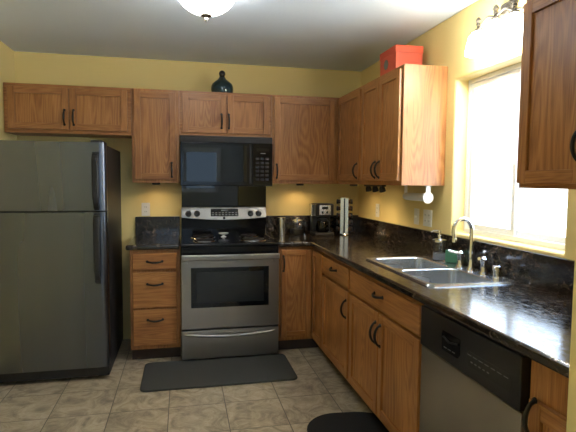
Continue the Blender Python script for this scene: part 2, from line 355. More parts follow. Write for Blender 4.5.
def panel_door(x0, x1, z0, z1, yb, th=.020, fw=.050):
    """oak frame-and-panel door; back face at y=yb, front at yb-th"""
    mb = MB(); yf = yb-th
    mb.box(x0, x0+fw, yf, yb, z0, z1, .003, 0); mb.box(x1-fw, x1, yf, yb, z0, z1, .003, 0)
    mb.box(x0+fw, x1-fw, yf+.0005, yb, z0, z0+fw, .002, 1); mb.box(x0+fw, x1-fw, yf+.0005, yb, z1-fw, z1, .002, 1)
    a, b_, c, d = x0+fw-.001, x1-fw+.001, z0+fw-.001, z1-fw+.001
    mb.box(a, b_, yf+.012, yb-.001, c, d, 0, 2)
    return mb
def drawer_front(x0, x1, z0, z1, yb, th=.020):
    return MB().box(x0, x1, yb-th, yb, z0, z1, .006, 1, 3)
def carcass(W, D, z0, z1, rects, toe=0.0, hollow=False):
    """box body with a face frame; rects are the openings (behind the doors)"""
    mb = MB(); ff = .019
    zb = z0+toe
    if hollow:
        mb.box(0.0008, .018, -D+ff, -.001, zb, z1, 0, 3); mb.box(W-.018, W-.0008, -D+ff, -.001, zb, z1, 0, 3)
        mb.box(.018, W-.018, -D+ff, -.001, zb, zb+.018, 0, 3); mb.box(.018, W-.018, -.012, -.001, zb+.018, z1, 0, 3)
    else: mb.box(0.0008, W-.0008, -D+ff, -.001, zb, z1, .001, 3)
    xs = sorted({0.0008, W-.0008, *[r[0] for r in rects], *[r[1] for r in rects]}); zs = sorted({zb, z1, *[r[2] for r in rects], *[r[3] for r in rects]})
    def keep(i, j):
        cx, cz = (xs[i]+xs[i+1])/2, (zs[j]+zs[j+1])/2
        return not any(r[0] < cx < r[1] and r[2] < cz < r[3] for r in rects)
    mb.slab(xs, zs, keep, 'xz', -D, -D+ff, 1 if W > z1-zb else 0)
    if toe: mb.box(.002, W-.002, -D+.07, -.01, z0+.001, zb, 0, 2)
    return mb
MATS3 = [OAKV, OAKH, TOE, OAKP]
def add_door(t, x0, x1, z0, z1, D, hx=None, hz=None):
    D += .0025
    d = panel_door(x0, x1, z0, z1, -D).build('door', OAK, t)
    if hx is not None:
        h = MB(); pull_v(h, hx, -D-.020, hz[0], hz[1]); h.build('handle', PULL, d)
    return d
def add_drawer(t, x0, x1, z0, z1, D, hz=None, name='drawer'):
    D += .0025
    d = drawer_front(x0, x1, z0, z1, -D).build(name, OAK, t)
    if hz is not None:
        cx = (x0+x1)/2; h = MB(); pull_h(h, hz, -D-.020, cx-.055, cx+.055); h.build('handle', PULL, d)
    return d
RZ = -PI/2
DU = .297; ZB, ZT = 1.380, 2.130
G_U, G_B = 'oak wall cabinets', 'oak base cabinets'
def upper(label, loc, rz, W, z0, z1, doors, rail=.03):
    t = thing('wall_cabinet', label, 'cabinet', (loc[0], loc[1], z0), rz, G_U); H = z1-z0
    carcass(W, DU, 0, H, [(d[0]+.018, d[1]-.018, d[2]-z0+.018, d[3]-z0-.018) for d in doors]).build('body', MATS3, t)
    for x0, x1, a, b_, hx, h0 in doors: add_door(t, x0, x1, a-z0, b_-z0, DU, hx, (h0-z0, h0-z0+.112) if hx is not None else None)
    return t
# over the fridge
upper('wide low oak wall cabinet with two doors above the refrigerator', (-2.963, 0), 0, .925, 1.757, ZT,
      [(.030, .463, 1.785, 2.106, .432, 1.825), (.469, .897, 1.785, 2.106, .498, 1.825)])
upper('tall narrow single-door oak wall cabinet between refrigerator and microwave', (-2.038, 0), 0, .374, ZB, ZT,
      [(.022, .345, 1.408, 2.106, .312, 1.430)])
upper('low two-door oak wall cabinet directly above the microwave', (-1.664, 0), 0, .764, 1.768, ZT,
      [(.024, .380, 1.792, 2.106, .342, 1.835), (.392, .742, 1.792, 2.106, .402, 1.835)])
upper('tall single-door oak wall cabinet on the back wall right of the microwave', (-.900, 0), 0, .602, ZB, ZT,
      [(.022, .556, 1.408, 2.106, .044, 1.430)])
upper('single-door oak wall cabinet on the window wall, next to the corner', (0, -.001), RZ, .869, ZB, ZT,
      [(.330, .852, 1.408, 2.106, .815, 1.430)])
upper('two-door oak wall cabinet under the red box, its bare side facing the room', (0, -.872), RZ, .696, ZB, ZT,
      [(.022, .345, 1.408, 2.106, .312, 1.430), (.351, .674, 1.408, 2.106, .384, 1.430)])
upper('large oak wall cabinet close by at upper right, over the counter end', (0, -2.655), RZ, .793, ZB, ZT,
      [(.012, .352, 1.400, 2.106, .330, 1.475), (.400, .775, 1.400, 2.106, .424, 1.475)])

DB = .598; BT = .874
def base(label, loc, rz, W, doors=(), drawers=(), hollow=False):
    t = thing('base_cabinet', label, 'cabinet', (loc[0], loc[1], 0), rz, G_B)
    rc = [(d[0]+.018, d[1]-.018, d[2]+.018, d[3]-.018) for d in list(doors)+list(drawers)]
    carcass(W, DB, 0, BT, rc, .102, hollow).build('body', MATS3, t)
    for d in doors: add_door(t, d[0], d[1], d[2], d[3], DB, d[4], (d[5], d[5]+.115))
    for d in drawers: add_drawer(t, d[0], d[1], d[2], d[3], DB, d[4])
    return t
base('three-drawer oak base cabinet between refrigerator and range', (-2.038, 0), 0, .374, (),
     [(.022, .348, .722, .850, .785), (.022, .348, .428, .700, .612), (.022, .348, .134, .415, .335)])
# corner cabinet with two hinged leaves
t = thing('corner_cabinet', 'L-shaped oak corner base cabinet with folding door, right of the range', 'cabinet', (0, 0, 0))
mb = MB(); L = [(-.889, -.002), (-.002, -.002), (-.002, -.913), (-.598, -.913), (-.598, -.598), (-.889, -.598)]
mb.prism(L, 'xy', .102, BT, 0); mb.prism([(-.887, -.01), (-.01, -.01), (-.01, -.911), (-.53, -.911), (-.53, -.53), (-.887, -.53)], 'xy', .001, .102, 2)
mb.build('body', MATS3, t)
d = panel_door(-.870, -.622, .134, .850, -.598, fw=.045).build('door', OAK, t); h = MB(); pull_v(h, -.852, -.618, .68, .80); h.build('handle', PULL, d)
d = panel_door(.622, .905, .134, .850, -.598, fw=.045).build('door', OAK, t); d.rotation_euler = (0, 0, RZ)
base('oak base cabinet with a drawer over a single door, nearest the corner', (0, -.915), RZ, .606, [(.012, .592, .134, .698, .560, .525)], [(.012, .592, .716, .850, .795)])
t = base('wide oak sink cabinet with one false drawer front over two doors', (0, -1.522), RZ, .957, [(.018, .474, .134, .698, .446, .525), (.482, .938, .134, .698, .510, .525)], [(.018, .938, .716, .850, .795)], True)
base('oak base cabinet between dishwasher and wall end, mostly cut off', (0, -3.136), RZ, .314, [(.022, .292, .134, .750, .050, .640)], [])

# ------------------------------------------------------------------ counters
CT, CB = .914, .876
t = thing('countertop', 'short dark granite-look countertop left of the range', 'countertop', (-2.062, 0, CB), 0, 'dark granite-look countertops'); O = t.location.copy()
o = MB().box(-2.062, -1.668, -.640, -.001, CB, CT, .013, 0, 4).build('top', GR, t, O)
MB().box(-2.045, -1.668, -.021, -.001, CT+.0005, 1.083, .003).build('backsplash', GR, t, O)
t = thing('countertop', 'long L-shaped dark granite-look countertop holding the sink', 'countertop', (0, 0, CB), 0, 'dark granite-look countertops'); O = t.location.copy()
SX0, SX1, SY0, SY1 = -.527, -.047, -2.365, -1.525      # sink outline
xs = [-.897, -.638, SX0+.02, SX1-.02, -.001]; ys = [-3.450, SY0+.02, SY1-.02, -.640, -.001]
o = MB().slab(xs, ys, lambda i, j: (i > 0 or j == 3) and not (i == 2 and j == 1), 'xy', CB, CT).build('top', GR, t, O); bevmod(o, .012, 4)
sp = MB().box(-.897, -.001, -.021, -.001, CT+.0005, 1.083, .003); sp.build('backsplash', GR, t, O)
sp = MB().box(-.021, -.001, -3.450, -.0215, CT+.0005, 1.072, .003); sp.build('backsplash', GR, t, O)
tag(MB().box(-1.650, -.895, -.012, -.001, 1.0, 1.356, .002).build('splash_panel', GLB, None, (-1.27, 0, 1.0)), 'black glossy wall panel between range back and microwave', 'splash panel')

# ------------------------------------------------------------------ refrigerator
t = thing('refrigerator', 'stainless steel top-freezer refrigerator with black handles', 'refrigerator', (-2.55, -.45, 0)); O = t.location.copy()
FX0, FX1, FY = -2.947, -2.150, -.910
MB().box(FX0+.006, FX1-.004, FY+.075, -.06, .025, 1.640, .006).box(FX0+.05, FX0+.09, FY+.10, FY+.14, .0, .03).box(FX1-.09, FX1-.05, FY+.10, FY+.14, .0, .03).box(FX0+.05, FX1-.05, -.12, -.08, .0, .03).build('body', BLKT, t, O)
def fdoor(z0, z1, name):
    mb = MB(); r = .022; ra, rb = .046, .034
    poly = [(FX0, FY+.068)]+[(FX0+r-r*math.cos(a), FY+r-r*math.sin(a)) for a in [PI/2*k/6 for k in range(7)]]+[(FX1-ra+ra*math.sin(a), FY+rb-rb*math.cos(a)) for a in [PI/2*k/6 for k in range(7)]]+[(FX1, FY+.068)]
    mb.prism(poly, 'xy', z0, z1, 0)
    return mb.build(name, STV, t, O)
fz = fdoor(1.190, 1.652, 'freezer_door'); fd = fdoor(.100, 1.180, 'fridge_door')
def fhandle(z0, z1, par, taper):
    mb = MB(); n = 14; pts = []; x = -2.212
    secs = []
    for k in range(n+1):
        u = k/n; z = z0+(z1-z0)*u; e = min(u, 1-u)*2
        out = .045*min(1, (e*4))**.5
        wd = .021 if taper*(u-.5) > -.35 else .016
        secs.append((z, out, wd))
    bm = mb.bm; prev = None
    for z, out, wd in secs:
        y1 = FY-.002-max(out-.022, 0); y0 = FY-.004-out
        ring = [bm.verts.new(p) for p in ((x-wd, y1, z), (x+wd, y1, z), (x+wd, y0+.006, z), (x+wd*.6, y0, z), (x-wd*.6, y0, z), (x-wd, y0+.006, z))]
        if prev:
            for i in range(6): bm.faces.new((prev[i], prev[(i+1) % 6], ring[(i+1) % 6], ring[i]))
        else: bm.faces.new(ring[::-1])
        prev = ring
    bm.faces.new(prev); bmesh.ops.recalc_face_normals(bm, faces=bm.faces)
    mb.box(x-.018, x+.018, FY-.026, FY+.001, z0+.01, z0+.05, .004); mb.box(x-.018, x+.018, FY-.026, FY+.001, z1-.05, z1-.01, .004)
    mb.build('handle', BLKM, par, O)
fhandle(1.196, 1.585, fz, 1); fhandle(.690, 1.172, fd, 1)
MB().box(FX0+.02, FX1-.004, FY+.03, FY+.074, .028, .094, .006).build('base_grille', BLKM, t, O)
MB().box(FX1-.10, FX1-.02, FY+.02, FY+.16, 1.642, 1.668, .008).build('hinge_cover', BLKT, t, O)

# ------------------------------------------------------------------ microwave
t = thing('microwave', 'black over-the-range microwave under the two-door cabinet', 'microwave', (-1.282, -.19, 1.357)); O = t.location.copy()
MX0, MX1, MY, MZ0, MZ1 = -1.658, -.903, -.378, 1.357, 1.766
MB().box(MX0, MX1, MY+.02, -.013, MZ0, MZ1, .004).build('body', BLKM, t, O)
g = MB(); 
for k in range(5): g.box(MX0+.002, MX1-.002, MY+.004-.002*(k % 2), MY+.019, MZ1-.012-.009*k, MZ1-.004-.009*k, .001)
g.build('vent_grille', BLKM, t, O)
dd = MB().box(MX0, -1.075, MY, MY+.019, MZ0+.003, MZ1-.055, .004).build('door', BLK, t, O)
MB().box(-1.635, -1.118, MY-.002, MY, 1.392, 1.690, .0008).build('door_window', GLB, dd, O)
MB().box(-1.098, -1.084, MY-.006, MY, 1.375, 1.700, .003).build('handle', BLKM, dd, O)
cp = MB().box(-1.073, MX1, MY, MY+.019, MZ0+.003, MZ1-.055, .004).build('control_panel', BLK, t, O)
MB().box(-1.040, -.935, MY-.001, MY+.001, 1.645, 1.672).build('display', DISP, cp, O)
bt = MB()
for r in range(6):
    for c in range(3): bt.box(-1.045+c*.040, -1.015+c*.040, MY-.0006, MY+.001, 1.405+r*.034, 1.425+r*.034)
bt.build('keypad', DGREY, cp, O)
MB().box(-1.005, -.965, MY-.0014, MY, 1.627, 1.632).build('marking', MARK, cp, O)
MB().box(-1.50, -1.40, MY+.10, MY+.18, MZ0-.003, MZ0+.001).build('vent_filter', NICKEL, t, O)

# ------------------------------------------------------------------ range
t = thing('range', 'freestanding stainless and black coil-top electric range', 'stove', (-1.282, -.34, 0)); O = t.location.copy()
RX0, RX1, RY = -1.660, -.902, -.690
MB().box(RX0+.001, RX1-.001, -.640, -.022, .025, .893, .003).box(RX0+.03, RX0+.07, -.60, -.56, 0, .03).box(RX1-.07, RX1-.03, -.60, -.56, 0, .03).box(RX0+.03, RX0+.07, -.10, -.06, 0, .03).box(RX1-.07, RX1-.03, -.10, -.06, 0, .03).build('body', BLK, t, O)
MB().box(RX0, RX1, -.672, -.021, .893, .919, .009, 0, 3).build('cooktop', BLK, t, O)
MB().box(RX0+.003, RX1-.003, -.662, -.640, .800, .892, .004).build('front_trim', BLK, t, O)
od = MB().box(RX0+.002, RX1-.002, RY+.001, -.642, .262, .796, .006, 0, 3).build('oven_door', STH, t, O)
MB().box(-1.585, -.985, RY-.002, RY+.004, .428, .738, .002).build('oven_window', GLW, od, O)
fw = MB(); 
fw.slab([-1.583, -1.545, -1.025, -.987], [.430, .465, .703, .736], lambda i, j: not (i == 1 and j == 1), 'xz', RY-.0035, RY-.0015); fw.build('window_border', GLB, od, O)
hb = MB(); n = 16
bar = [(RX0+.008, -.724), (RX1-.008, -.724)]
hb.box(RX0+.004, RX1-.004, -.738, -.716, .797, .843, .009, 0, 4); hb.box(RX0+.02, RX0+.05, -.718, RY+.001, .772, .830, .004); hb.box(RX1-.05, RX1-.02, -.718, RY+.001, .772, .830, .004)
hb.build('handle', STH, od, O)
sd = MB().box(RX0+.002, RX1-.002, RY+.004, -.642, .028, .250, .005).build('storage_drawer', STH, t, O)
hb = MB(); pts = [(RX0+.03+(RX1-RX0-.06)*k/20, RY+.004-.026*math.sin(PI*k/20)**.5, .222-.018*math.sin(PI*k/20)) for k in range(21)]; hb.tube(pts, [.010+.004*math.sin(PI*k/20) for k in range(21)], seg=12); hb.build('handle', STH, sd, O)
# back riser and control panel
MB().prism([(-.021, .917), (-.072, .917), (-.072, 1.070), (-.060, 1.160), (-.021, 1.165)], 'yz', RX0+.006, RX1-.006, 0, .003).build('back_riser', BLK, t, O)
PX0, PX1 = -1.655, -.907; pc = (PX0+PX1)/2; pr_ = [(PX0+.004, 1.168), (PX0, 1.150), (PX0+.002, 1.078)]
for k in range(1, 16): u = k/16; pr_.append((PX0+(PX1-PX0)*u, 1.078-.022*math.sin(PI*u)))
pr_ += [(PX1-.002, 1.078), (PX1, 1.150), (PX1-.004, 1.168)]
cpn = MB().prism(pr_, 'xz', -.108, -.060, 0, .005, 3).build('control_panel', STH, t, O)
MB().box(-1.402, -1.160, -.111, -.107, 1.088, 1.153, .002).build('display', DISP, cpn, O)
kb = MB()
for r in range(2):
    for c in range(8): kb.box(-1.392+c*.029, -1.374+c*.029, -.1116, -.1108, 1.098+r*.018, 1.106+r*.018)
kb.build('keypad', MARK, cpn, O)
MB().box(-1.31, -1.25, -.1116, -.1108, 1.134, 1.146).build('clock_digits', MARK, cpn, O)
MB().box(-1.296, -1.276, -.1095, -.107, 1.064, 1.082, .001).build('badge', BLK, cpn, O)
for kx in (-1.594, -1.520, -1.050, -.978):
    kn = MB(); kn.lathe([(.026, 0), (.026, .006), (.021, .010), (.019, .026), (.016, .029), (0, .029)], (kx, -.1075, 1.112), axis=(0, -1, 0), seg=24)
    kn.box(kx-.004, kx+.004, -.142, -.130, 1.094, 1.130, .002); kn.build('knob', BLKM, t, O)
for o_ in [c_ for c_ in t.children if c_.name.startswith(('knob', 'control_panel'))]+list(cpn.children):
    for v_ in o_.data.vertices: v_.co.y += (v_.co.z-1.112)*.26
for bx, by, R in ((-1.475, -.215, .098), (-1.085, -.215, .078), (-1.475, -.480, .078), (-1.085, -.480, .098)):
    pan = MB().lathe([(0, -.012), (R*.5, -.010), (R*.88, -.002), (R, .0035), (R+.012, .005), (R+.015, .001), (R+.010, .0)], (bx, by, .9195), seg=40).build('drip_pan', CHROME, t, O)
    cl = MB(); turns = 4.2; n = 110; pts = []
    for k in range(n): a = 2*PI*turns*k/n; rr = .018+(R-.026)*k/n; pts.append((bx+rr*math.cos(a), by+rr*math.sin(a), .9305))
    cl.tube(pts, .0052, seg=8)
    for a in (0.4, 2.5, 4.6): cl.box(bx-.001+0, bx+.001, by-.001, by+.001, .918, .926); cl.tube([(bx, by, .9235), (bx+(R-.006)*math.cos(a), by+(R-.006)*math.sin(a), .9235)], .0022, seg=6)
    cl.build('coil', COIL, pan, O)
dish = MB().lathe([(0, 0), (.026, 0), (.022, .004), (.010, .010), (.010, .018), (.036, .024), (.046, .034), (.043, .034), (.030, .027), (0, .025)], (-1.300, -.225, .9195), seg=32).build('footed_dish', mat('white_ceramic', (0.85, 0.85, 0.83), 0.2), None, (-1.300, -.225, .9195))
tag(dish, 'small white footed dish at the back of the range top', 'dish')

# ------------------------------------------------------------------ dishwasher
t = thing('dishwasher', 'stainless dishwasher with black control panel, right of the sink cabinet', 'dishwasher', (0, -2.4815, 0), RZ); W = .650
MB().box(.003, W, -.585, -.03, .02, .872, .003).build('body', BLKM, t)
MB().box(.006, W-.003, -.560, -.545, .01, .098, .003).build('toe_panel', BLKM, t)
MB().box(.004, W-.002, -.622, -.586, .104, .688, .006, 0, 3).build('door', STY, t)
cp = MB().box(.004, W-.002, -.628, -.586, .692, .868, .006, 0, 3).build('control_panel', DGREY, t)
lt = MB(); lt.prism([(.19, .735), (.30, .735), (.315, .752), (.315, .812), (.19, .812), (.185, .80)], 'xz', -.6305, -.626, 0, .001); lt.build('latch_recess', BLK, cp)
MB().tube([(.200, -.632, .790), (.25, -.637, .782), (.305, -.632, .790)], .004).build('latch', BLKM, cp)
mk = MB()
for k in range(5): mk.box(.385+k*.024, .397+k*.024, -.6292, -.627, .752, .756)
mk.build('indicator_marks', MARK, cp); mk = MB()
for k in range(7): mk.box(.365+k*.034, .388+k*.034, -.6290, -.627, .775, .778)
mk.build('cycle_marks', MARK, cp); mk = MB()
for k in range(3): mk.box(.205+k*.03, .225+k*.03, -.6312, -.629, .748, .751)
mk.build('latch_marks', MARK, cp)
MB().prism([(.362, .765), (.372, .735), (.600, .735), (.610, .765), (.600, .790), (.372, .790)], 'xz', -.6286, -.626, 0).build('button_strip', BLKM, cp)

# ------------------------------------------------------------------ sink and faucet
t = thing('kitchen_sink', 'double-bowl stainless steel drop-in sink under the window', 'sink', ((SX0+SX1)/2, (SY0+SY1)/2, CT)); O = t.location.copy()
def sink_mesh():
    mb = MB(); b1 = (-.492, -.150, -2.330, -1.960); b2 = (-.492, -.150, -1.925, -1.560)
    # rim plate as grid with rounded bowls lofted below
    bm = mb.bm; top = CT+.008; n = 6
    def loop(pts, z): return [bm.verts.new((x, y, z)) for x, y in pts]
    outer = rrect(SX0, SX1, SY0, SY1, .04, n)
    L0 = loop(outer, CT+.0005); ins = rrect(SX0+.006, SX1-.006, SY0+.006, SY1-.006, .036, n); L1 = loop(ins, top+.001); L2 = loop(rrect(SX0+.014, SX1-.014, SY0+.014, SY1-.014, .03, n), top-.001)
    def bridge(A, B):
        for i in range(len(A)): bm.faces.new((A[i], A[(i+1) % len(A)], B[(i+1) % len(B)], B[i]))
    bridge(L0, L1); bridge(L1, L2); holes = []
    for (x0, x1, y0, y1) in (b1, b2):
        prev = loop(rrect(x0, x1, y0, y1, .05, n), top-.001); holes.append(prev)
        for ins_, z, r in ((.004, top-.006, .048), (.010, top-.10, .045), (.014, top-.150, .045), (.030, top-.172, .04), (.060, top-.178, .03)):
            q = loop(rrect(x0+ins_, x1-ins_, y0+ins_, y1-ins_, r, n), z); bridge(prev, q); prev = q
        bm.faces.new(prev)
    edges = []
    for Lp in [L2]+holes:
        for i in range(len(Lp)):
            e = bm.edges.get((Lp[i], Lp[(i+1) % len(Lp)])); edges.append(e)
    bmesh.ops.triangle_fill(bm, use_beauty=True, edges=edges)
    bmesh.ops.recalc_face_normals(bm, faces=bm.faces)
    return mb
sk = sink_mesh().build('basin', SINK, t, O)
for y in (-2.145, -1.742): MB().lathe([(0, .002), (.018, .002), (.022, .004), (.040, .005), (.042, .001), (.040, 0)], (-.32, y, CT+.008-.178), seg=32).build('drain', CHROME, t, O)
DZ = CT+.008
t = thing('faucet', 'chrome gooseneck faucet with two lever handles behind the sink', 'faucet', (-.098, -2.035, DZ)); O = t.location.copy()
g = MB(); g.lathe([(0, 0), (.024, 0), (.022, .008), (.016, .020), (.014, .05), (.0125, .06)], (-.098, -2.035, DZ-.001), seg=24)
pts = [(-.098, -2.035, DZ+.02), (-.098, -2.035, DZ+.205)]
dirv = Vector((-1, .04, 0)).normalized(); R = .054
for k in range(13): a = PI*k/12*1.03; p = Vector((-.098, -2.035, DZ+.215))+dirv*(R-R*math.cos(a)); p.z += R*1.25*math.sin(a); pts.append(tuple(p))
e = Vector(pts[-1]); pts.append((e.x+dirv.x*-.004, e.y+dirv.y*-.004, e.z-.03)); g.tube(pts, [.0125]*2+[.0115]*(len(pts)-3)+[.0115], seg=16)
g.lathe([(.0135, 0), (.0145, -.006), (.0145, -.022), (.010, -.024), (0, -.024)], pts[-1], seg=20); g.build('spout', CHROME, t, O)
for y, s in ((-1.930, 1), (-2.150, -1)):
    h = MB(); h.lathe([(0, 0), (.024, 0), (.023, .008), (.017, .018), (.015, .050), (.019, .062), (.019, .080), (.013, .088), (.007, .094), (0, .095)], (-.098, y, DZ-.001), seg=24)
    h.tube([(-.098, y, DZ+.076), (-.128, y+.020*s, DZ+.082), (-.150, y+.036*s, DZ+.088)], [.008, .0065, .0085], seg=12); h.build('handle', CHROME, t, O)
cap = MB().lathe([(0, 0), (.023, 0), (.023, .006), (.019, .008), (.019, .040), (.022, .042), (.022, .062), (.018, .066), (0, .067)], (-.098, -2.262, DZ-.001), seg=28).build('sink_air_gap', CHROME, None, (-.098, -2.262, DZ-.001))
tag(cap, 'short chrome air gap cap right of the faucet handles', 'air gap')
t = thing('soap_dispenser', 'glass soap bottle with chrome pump at the left of the faucet', 'soap dispenser', (-.100, -1.700, DZ)); O = t.location.copy(); c = O
MB().lathe([(0, 0), (.040, 0), (.042, .004), (.042, .110), (.040, .116), (.036, .118), (.036, .112), (.039, .108), (.039, .006), (0, .006)], c, seg=32).build('bottle', GLASS, t, O)
MB().lathe([(0, .0065), (.0385, .0065), (.0385, .045), (0, .045)], c, seg=32).build('soap', SOAP, t, O)
p = MB(); p.lathe([(0, .112), (.043, .112), (.044, .116), (.043, .128), (.024, .133), (.012, .134), (.011, .146), (.015, .148), (.015, .156), (.006, .158), (.006, .172), (.013, .174), (.013, .184), (0, .186)], c, seg=28)
p.tube([(c[0], c[1], c[2]+.180), (c[0]-.022, c[1]+.024, c[2]+.182), (c[0]-.036, c[1]+.038, c[2]+.172)], [.006, .005, .004]); p.tube([(c[0], c[1], c[2]+.115), (c[0], c[1], c[2]+.012)], .0025); p.build('pump', CHROME, t, O)
sg = MB(); sg.box(-.035, .035, -.011, .011, 0, .075, .006, 0, 3); sg = sg.build('scrub_sponge', GREEN); sg.location = (-.070, -1.790, DZ); sg.rotation_euler = (0, 0, 1.1-PI/2-.2); tag(sg, 'green scrub sponge standing between soap bottle and faucet handle', 'sponge')

# ------------------------------------------------------------------ things on the counter
z = CT
cn = thing('canister', 'tall slim stainless steel canister just right of the range', 'canister', (-.772, -.130, z)); O = cn.location.copy()
MB().lathe([(0, .0), (.034, 0), (.035, .003), (.035, .138), (.033, .141), (0, .141)], O, seg=32).build('can', NICKEL, cn, O)
MB().lathe([(0, .1415), (.034, .1415), (.036, .144), (.036, .158), (.033, .162), (.010, .163), (0, .163)], O, seg=32).build('lid', CHROME, cn, O)
cn = thing('glass_canister', 'squat glass canister with a metal lid beside the steel canister', 'canister', (-.625, -.120, z)); O = cn.location.copy()
MB().lathe([(0, 0), (.058, 0), (.064, .006), (.066, .03), (.066, .085), (.058, .110), (.054, .114), (.052, .112), (.062, .085), (.062, .01), (0, .008)], O, seg=36).build('jar', GLASS, cn, O)
MB().lathe([(0, .009), (.060, .009), (.060, .055), (0, .058)], O, seg=32).build('contents', mat('dark_coffee_beans', (0.03, 0.018, 0.012), 0.6), cn, O)
MB().lathe([(0, .1145), (.060, .1145), (.061, .120), (.060, .136), (.020, .142), (.008, .146), (.012, .156), (0, .160)], O, seg=36).build('lid', CHROME, cn, O)
# coffee maker
t = thing('coffee_maker', 'black drip coffee maker with a silver control face', 'coffee maker', (-.410, -.155, z)); O = t.location.copy()
x0, x1, yb, yf = -.505, -.315, -.060, -.250
MB().box(x0+.012, x1, yf, yb, z, z+.030, .010, 0, 3).build('base', BLKM, t, O)
MB().box(x0+.014, x1-.002, yb-.075, yb, z+.028, z+.205, .010, 0, 3).build('rear_column', BLKM, t, O)
MB().box(x0, x0+.030, yb-.100, yb-.01, z+.170, z+.282, .006).build('water_tank', NICKEL, t, O)
hd = MB().box(x0+.022, x1, yf+.008, yb, z+.175, z+.288, .012, 0, 3).build('brew_head', BLKM, t, O)
cf = MB().box(x0+.052, x1-.032, yf+.002, yf+.009, z+.188, z+.276, .003).build('control_face', NICKEL, hd, O)
MB().box(x0+.076, x1-.058, yf-.001, yf+.003, z+.238, z+.264, .001).box(x0+.074, x0+.090, yf-.001, yf+.003, z+.20, z+.222, .001).box(x1-.075, x1-.058, yf-.001, yf+.003, z+.20, z+.222, .001).build('display', DISP, cf, O)
cy_, cx_ = yf+.072, (x0+x1)/2+.008
ca = MB().lathe([(0, .031), (.050, .031), (.060, .045), (.062, .080), (.052, .120), (.044, .135), (.042, .135), (.058, .080), (.056, .046), (0, .035)], (cx_, cy_, z), seg=32).build('carafe', COFG, t, O)
MB().lathe([(.045, .132), (.047, .140), (.040, .150), (.012, .156), (0, .156)], (cx_, cy_, z), seg=28).build('lid', BLKM, ca, O)
MB().tube([(cx_+.02, cy_-.04, z+.138), (cx_+.035, cy_-.075, z+.130), (cx_+.035, cy_-.078, z+.080), (cx_+.02, cy_-.052, z+.060)], .007).build('handle', BLKM, ca, O)
# spice rack
SC = Vector((-.190, -.165, z))
t = thing('spice_rack', 'chrome revolving spice tower in the counter corner', 'spice rack', SC); O = SC
r = MB(); r.lathe([(0, 0), (.060, 0), (.062, .006), (.056, .014), (.030, .018), (0, .018)], SC, seg=36); r.build('base', CHROME, t, O)
r = MB(); r.lathe([(0, .336), (.058, .336), (.058, .343), (.012, .348), (0, .348)], SC, seg=36); r.build('top_plate', CHROME, t, O)
c8 = MB()
A0 = -.36
SATIN = mat('satin_chrome', (0.80, 0.82, 0.85), 0.22, 1.0)
def rot(a, x, y): return (SC.x+x*math.cos(a)-y*math.sin(a), SC.y+x*math.sin(a)+y*math.cos(a))
c8.prism([rot(A0, *q) for q in rrect(-.018, .018, -.018, .018, .004, 2)], 'xy', z+.016, z+.335, 0); c8.build('column', BLK, t, O)
for sx_, sy_ in ((-1, -1), (1, -1), (1, 1), (-1, 1)):
    L_ = [(.036, .040), (.036, .021), (.033, .021), (.033, .037), (.006, .037), (.006, .040)]
    MB().prism([rot(A0, sx_*u_, sy_*v_) for u_, v_ in L_], 'xy', z+.015, z+.336, 0).build('corner_plate', SATIN, t, O)
jp = None
JL = mat('spice_lid', (0.006, 0.006, 0.006), 0.4)
for lv in range(5):
    for a in (A0+PI, A0, A0+.75):
        if jp is None:
            j = thing('spice_jar', 'small spice jar with black lid held in the chrome tower', 'spice jar', (0, 0, 0), 0, 'spice jars in the chrome tower')
            MB().lathe([(0, 0), (.017, 0), (.018, .003), (.018, .022), (.015, .026)], (0, 0, 0), axis=(1, 0, 0), seg=18).build('jar', mat('spice_brown', (0.10, 0.05, 0.025), 0.15), j)
            MB().lathe([(0, .026), (.0205, .026), (.0215, .028), (.0215, .041), (.018, .044), (0, .044)], (0, 0, 0), axis=(1, 0, 0), seg=18).build('lid', JL, j); jp = j
        else:
            j = jp.copy(); COL.objects.link(j)
            for ch in list(jp.children): c_ = ch.copy(); COL.objects.link(c_); c_.parent = j
        off = .030
        if a == A0+.75: off = .040
        j.location = (SC.x+off*math.cos(a), SC.y+off*math.sin(a), z+.052+lv*.063); j.rotation_euler = (0, 0, a)

# ------------------------------------------------------------------ under-cabinet things
def puck(x, y, label, zb=ZB, power=5.0):
    t = thing('under_cabinet_light', label, 'light', (x, y, zb-.0165), 0, 'round lights under the wall cabinets'); O = t.location.copy()
    MB().lathe([(.024, .002), (.030, 0), (.034, .004), (.034, .016), (0, .016)], O, seg=28).build('housing', BLKM, t, O)
    MB().lathe([(0, .0015), (.024, .0015), (.024, .004), (0, .004)], O, seg=28).build('lens', PUCK, t, O)
    l = bpy.data.lights.new('puck_lamp', 'SPOT'); l.energy = power; l.color = (1.0, .70, .38); l.spot_size = 2.7; l.spot_blend = .6; l.shadow_soft_size = .02
    lo = bpy.data.objects.new('puck_lamp', l); COL.objects.link(lo); lo.parent = t; lo.location = (0, 0, -.004)
puck(-.610, -.150, 'small black round light under the cabinet right of the microwave', power=1.5)
puck(-1.860, -.150, 'small black round light under the narrow cabinet left of the microwave', power=1.0)
puck(-.200, -.420, 'small black round light under the single-door cabinet near the corner', power=1.6)
